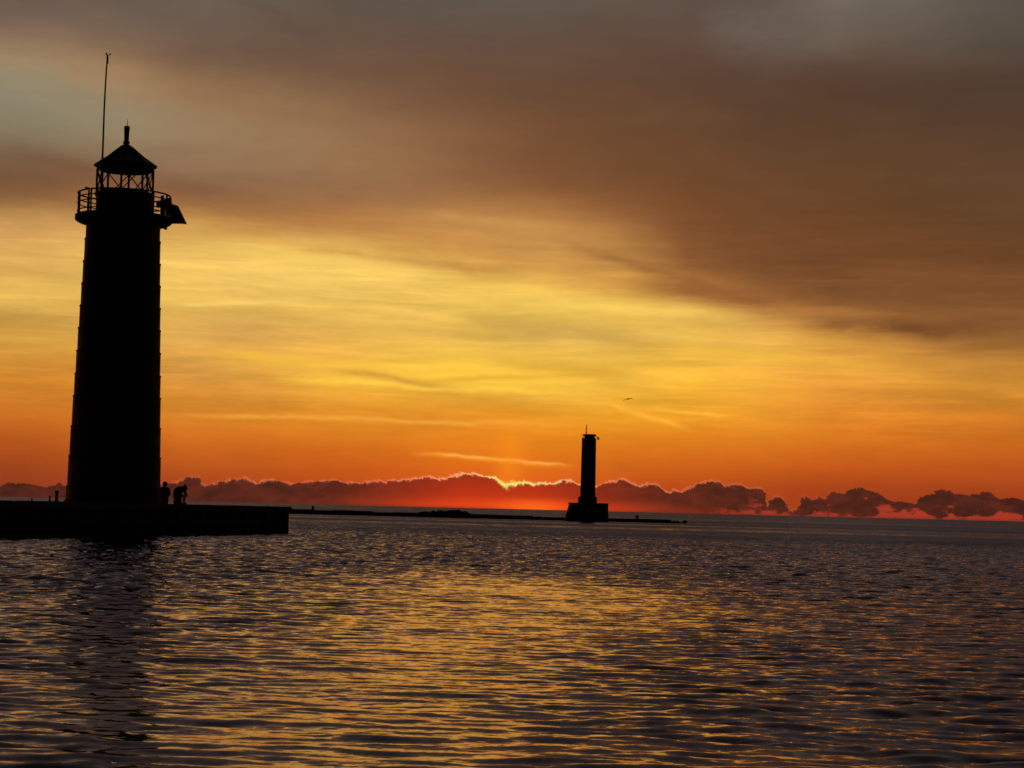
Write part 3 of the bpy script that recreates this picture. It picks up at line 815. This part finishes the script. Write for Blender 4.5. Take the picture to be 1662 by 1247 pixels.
    bmesh.ops.create_icosphere(bm, subdivisions=2, radius=0.02, matrix=Matrix.Translation(h1 + hd * 0.035 + fx * 0.095) @ Matrix.Diagonal((1, .7, 1.4, 1)))
    build('nose', bm, M_skin, o, True)
    for s in (-1, 1):
        bm = bmesh.new(); bmesh.ops.create_icosphere(bm, subdivisions=2, radius=0.03, matrix=Matrix.Translation(h1 + hd * 0.03 + Vector((0, s * 0.085, 0))) @ Matrix.Diagonal((.7, .4, 1.1, 1)))
        build('ear', bm, M_skin, o, True)
    return o
def bucket(loc, rz, label, h=0.40):
    bm = bmesh.new(); lathe(bm, [(0.17, 0), (0.175, 0.03), (0.15, h - 0.03), (0.155, h)], 20)
    o = build('bucket', bm, M_bucket, None, True, loc)
    bm = bmesh.new(); tube(bm, [(0.175 * math.cos(R(a)), 0.175 * math.sin(R(a)), 0.10 + 0.03 * math.sin(R(a * 2))) for a in range(200, 341, 10)], 0.006, 5); build('bucket_handle', bm, M_iron, o)
    return tag(o, label, 'bucket')
q = at(266.5, 819, 106.5); q.z = DECK + 0.005
person(q, R(-78), 16, 4, 'knit', 'person in dark coat sitting upright close beside the lighthouse wall', 0.24, 0.09)
bucket(q, 0, 'dark bucket under the upright seated person', 0.22)
q2 = at(286.5, 819, 106.0); q2.z = DECK + 0.005
person(q2, R(-34), 42, 52, 'brim', 'hunched person with bowed capped head sitting further from the lighthouse', 0.36, 0.05)
bucket(q2, 0, 'dark bucket under the hunched person with bowed head', 0.34)

# ------------------------------------------------------------------ breakwater and its small light tower
DB = 352.0
bw = empty('breakwater', (0, DB, 0)); tag(bw, 'long thin low breakwater crossing behind the small tower', 'breakwater')
xa, xb = at(300, 838, DB).x, at(1096, 848, DB).x
bm = bmesh.new()
random.seed(3)
x = xa
hs = [(300, .85), (500, .86), (560, .80), (640, .72), (800, .66), (860, .62), (900, .60), (985, .62), (1040, .62), (1075, .5), (1088, .36), (1096, .2)]
n = 0
while x < xb:
    wd = random.uniform(2.0, 4.5); x2 = min(x + wd, xb)
    px = 831 + x / DB * F
    h_ = float(np.interp(px, [a[0] for a in hs], [a[1] for a in hs])) + random.uniform(-0.10, 0.08)
    bx(bm, (x + 0.02, -1.6, -3), (x2 - 0.02, 1.6, h_)); x = x2
build('concrete_cap', bm, M_conc, bw)
# loose stone around its foot
def stones(bm, n, fx, fr):
    for _ in range(n):
        c, r = fx(), fr()
        vs = bmesh.ops.create_icosphere(bm, subdivisions=1, radius=r)['verts']
        for v in vs: v.co = Vector((v.co.x * random.uniform(.8, 1.4), v.co.y * random.uniform(.8, 1.3), v.co.z * random.uniform(.5, .8))) * random.uniform(.85, 1.15) + c
bm = bmesh.new()
stones(bm, 500, lambda: Vector((random.uniform(xa, xb + 1.5), random.uniform(-3.2, -1.7), random.uniform(-0.15, 0.25))), lambda: random.uniform(.2, .62))
build('rubble', bm, M_rock, bw)['kind'] = 'stuff'
bm = bmesh.new()
x0, x1 = at(672, 835, DB).x, at(782, 838, DB).x
def mound():
    u = random.random(); x_ = x0 + (x1 - x0) * u
    px = 831 + x_ / DB * F
    top_ = float(np.interp(px, [672, 688, 700, 715, 730, 748, 762, 770, 782], [.5, .85, 1.1, 1.15, 1.35, 1.4, 1.1, .75, .4]))
    return Vector((x_, -2.0 + random.uniform(-.9, 1.0), random.uniform(0.0, 1.0) * (top_ - .22)))
stones(bm, 420, mound, lambda: random.uniform(.22, .6))
mo = build('rock_mound', bm, M_rock, None, False, (0, DB - 1.5, 0))
tag(mo, 'low hump of dark rocks piled on the breakwater left of the small tower', 'rocks')
# posts on the breakwater
def post(px, top_py, base_py, D, wpx, label):
    p = at(px, base_py, D); q = at(px, top_py, D); r = wpx * D / F / 2
    z0 = 0.55
    bm = bmesh.new(); H = q.z - z0
    lathe(bm, [(r * 1.2, 0), (r * 1.2, 0.08), (r, 0.1), (r * 0.95, H - 0.25), (r * 1.15, H - 0.2), (r * 1.15, H - 0.06), (r * .6, H)], 14)
    return tag(build('marker_post', bm, M_iron, None, True, (p.x, p.y, z0)), label, 'post')
post(507.6, 821.5, 830, DB, 4.2, 'short dark post on the breakwater just right of the pier end')
post(1034, 836.5, 846, DB, 4.0, 'short dark post on the breakwater right of the small tower')

DT = 338.0
T0 = at(953, 843, DT); T0.z = 0
tw = empty('light_tower', T0); tag(tw, 'small slim dark light tower on a stepped block base out on the breakwater', 'light tower')
def tz(py, px=953): return at(px, py, DT).z
def txx(px, py): return at(px, py, DT).x - T0.x
def prism(bm, sects):
    """sects: (z, x0, x1, y0, y1) bottom to top"""
    rings = []
    for z, a, b_, c, d_ in sects:
        ch = min(b_ - a, d_ - c) * 0.12
        rings.append([bm.verts.new(v) for v in ((a + ch, c, z), (b_ - ch, c, z), (b_, c + ch, z), (b_, d_ - ch, z), (b_ - ch, d_, z), (a + ch, d_, z), (a, d_ - ch, z), (a, c + ch, z))])
    for a, b_ in zip(rings, rings[1:]):
        for k in range(8): bm.faces.new((a[k], a[(k + 1) % 8], b_[(k + 1) % 8], b_[k]))
    bm.faces.new(rings[0][::-1]); bm.faces.new(rings[-1])
zp1, zp2 = tz(816.5), tz(806.5)
xl, xr_ = txx(924, 817), txx(986, 817)
xbl, xbr = txx(917.5, 842), txx(986.3, 846)
zb = tz(836, 920)
bm = bmesh.new()
prism(bm, [(-3, xbl - .3, xbr, -3.6, 3.6), (0.5, xbl, xbr, -3.5, 3.5), (zp1 - .25, xl, xr_, -3.1, 3.1), (zp1 - .24, xl - .08, xr_ + .06, -3.2, 3.2), (zp1, xl - .08, xr_ + .06, -3.2, 3.2)])
build('base_block', bm, M_conc, tw)
bm = bmesh.new()
a_, b_ = txx(938.5, 808), txx(968.5, 808)
prism(bm, [(zp1, a_, b_, -1.6, 1.6), (zp2 - .15, a_, b_, -1.6, 1.6), (zp2, a_ + .2, b_ - .2, -1.4, 1.4)])
build('plinth', bm, M_conc, tw)
zc0, zc1 = zp2, tz(711.5)
cx0 = (txx(942, 806) + txx(966, 806)) / 2
bm = bmesh.new()
rb_, rt_ = 12.2 * DT / F, 11.6 * DT / F
pf = [(rb_ + .04, zc0), (rb_ + .04, zc0 + .12), (rb_, zc0 + .13)]
for k in range(1, 5):
    z = zc0 + (zc1 - zc0) * k / 5; r = rb_ + (rt_ - rb_) * k / 5
    pf += [(r, z - .05), (r + .03, z - .045), (r + .03, z + .02), (r, z + .025)]
pf += [(rt_, zc1 - .1), (rt_ + .05, zc1 - .08), (rt_ + .05, zc1)]
lathe(bm, pf, 28, (cx0, 0)); build('tower_column', bm, M_red, tw)
zk = tz(705.5)
bm = bmesh.new(); lathe(bm, [(rt_ * .72, zc1), (rt_ * .74, zk - .32), (rt_ * .9, zk - .25), (rt_ * .92, zk - .05), (rt_ * .6, zk + .02)], 24, (cx0 + 0.1, 0)); build('cap_housing', bm, M_iron, tw)
bm = bmesh.new()
cxm = txx(951.7, 700)
tube(bm, [(cxm, 0, zk - .1), (cxm, 0, tz(697)), (cxm + .02, 0, tz(689.5))], .10, 8, r1=.06)
bmesh.ops.create_icosphere(bm, subdivisions=2, radius=.12, matrix=Matrix.Translation((cxm, 0, tz(696))))
build('mast', bm, M_iron, tw)
for k in range(10):
    a = R(36 * k); bm = bmesh.new(); rr = rt_ * .95
    tube(bm, [(cx0 + rr * math.cos(a), rr * math.sin(a), zc1 - .02), (cx0 + rr * math.cos(a), rr * math.sin(a), zk + .02)], .03, 6); build('railing_post', bm, M_iron, tw)
bm = bmesh.new(); tube(bm, [(cx0 + rt_ * .95 * math.cos(R(a)), rt_ * .95 * math.sin(R(a)), zk + .02) for a in range(0, 360, 15)], .03, 6, True); build('railing', bm, M_iron, tw)
bm = bmesh.new()
s0, s1, s2 = Vector((txx(966, 706), -.6, tz(707))), Vector((txx(970.5, 710), -.7, tz(710))), Vector((txx(972, 714), -.7, tz(715)))
tube(bm, [s0, s1], .05, 6); bx(bm, (s1.x - .12, s1.y - .3, s2.z + .1), (s1.x + .16, s1.y + .3, s1.z + .05), None); build('bracket_lamp', bm, M_iron, tw)

# ------------------------------------------------------------------ gull
g0 = at(1019.5, 648, 240.0)
bm = bmesh.new()
def section(c, rx, rz_, n=10): return [bm.verts.new(c + Vector((0, rx * math.cos(2 * math.pi * k / n), rz_ * math.sin(2 * math.pi * k / n)))) for k in range(n)]
rings = [section(Vector((x_, 0, z_)), r, r * .9) for x_, r, z_ in ((-.30, .015, .02), (-.2, .045, .01), (-.05, .075, 0), (.08, .075, 0), (.17, .045, .02), (.23, .048, .03), (.28, .03, .03), (.34, .008, .02))]
for a, b_ in zip(rings, rings[1:]):
    for k in range(10): bm.faces.new((a[k], a[(k + 1) % 10], b_[(k + 1) % 10], b_[k]))
bm.faces.new(rings[0][::-1]); bm.faces.new(rings[-1])
gull = build('gull', bm, M_gull, None, True, g0)
gull.scale = (1.1, 1.1, 1.1); gull.rotation_euler = (R(-8), 0, R(70))
tag(gull, 'lone gull gliding above and right of the small tower', 'bird')
for s in (-1, 1):
    bm = bmesh.new(); rows = []
    for k in range(9):
        u = k / 8; yy = s * (0.04 + 0.62 * u)
        zz = 0.04 + 0.05 * u - 0.25 * u * u
        ch = 0.19 * (1 - u) ** .6 + 0.035; xx = 0.05 + .06 * math.sin(u * 2.5) - .16 * u * u
        th = 0.03 * (1 - u) + .012
        rows.append([bm.verts.new((xx + ch * .5, yy, zz)), bm.verts.new((xx, yy, zz + th)), bm.verts.new((xx - ch * .6, yy, zz)), bm.verts.new((xx, yy, zz - th))])
    for a, b_ in zip(rows, rows[1:]):
        for k in range(4): bm.faces.new((a[k], a[(k + 1) % 4], b_[(k + 1) % 4], b_[k]))
    bm.faces.new(rows[0][::-1]); bm.faces.new(rows[-1]); build('wing', bm, M_gull, gull)
bm = bmesh.new(); vs = [bm.verts.new(v) for v in ((-.26, -.02, .02), (-.26, .02, .02), (-.40, .07, .02), (-.42, 0, .015), (-.40, -.07, .02))]
r_ = bmesh.ops.extrude_face_region(bm, geom=[bm.faces.new(vs)]); [setattr(v, 'co', v.co + Vector((0, 0, .008))) for v in r_['geom'] if isinstance(v, bmesh.types.BMVert)]
build('tail', bm, M_gull, gull)
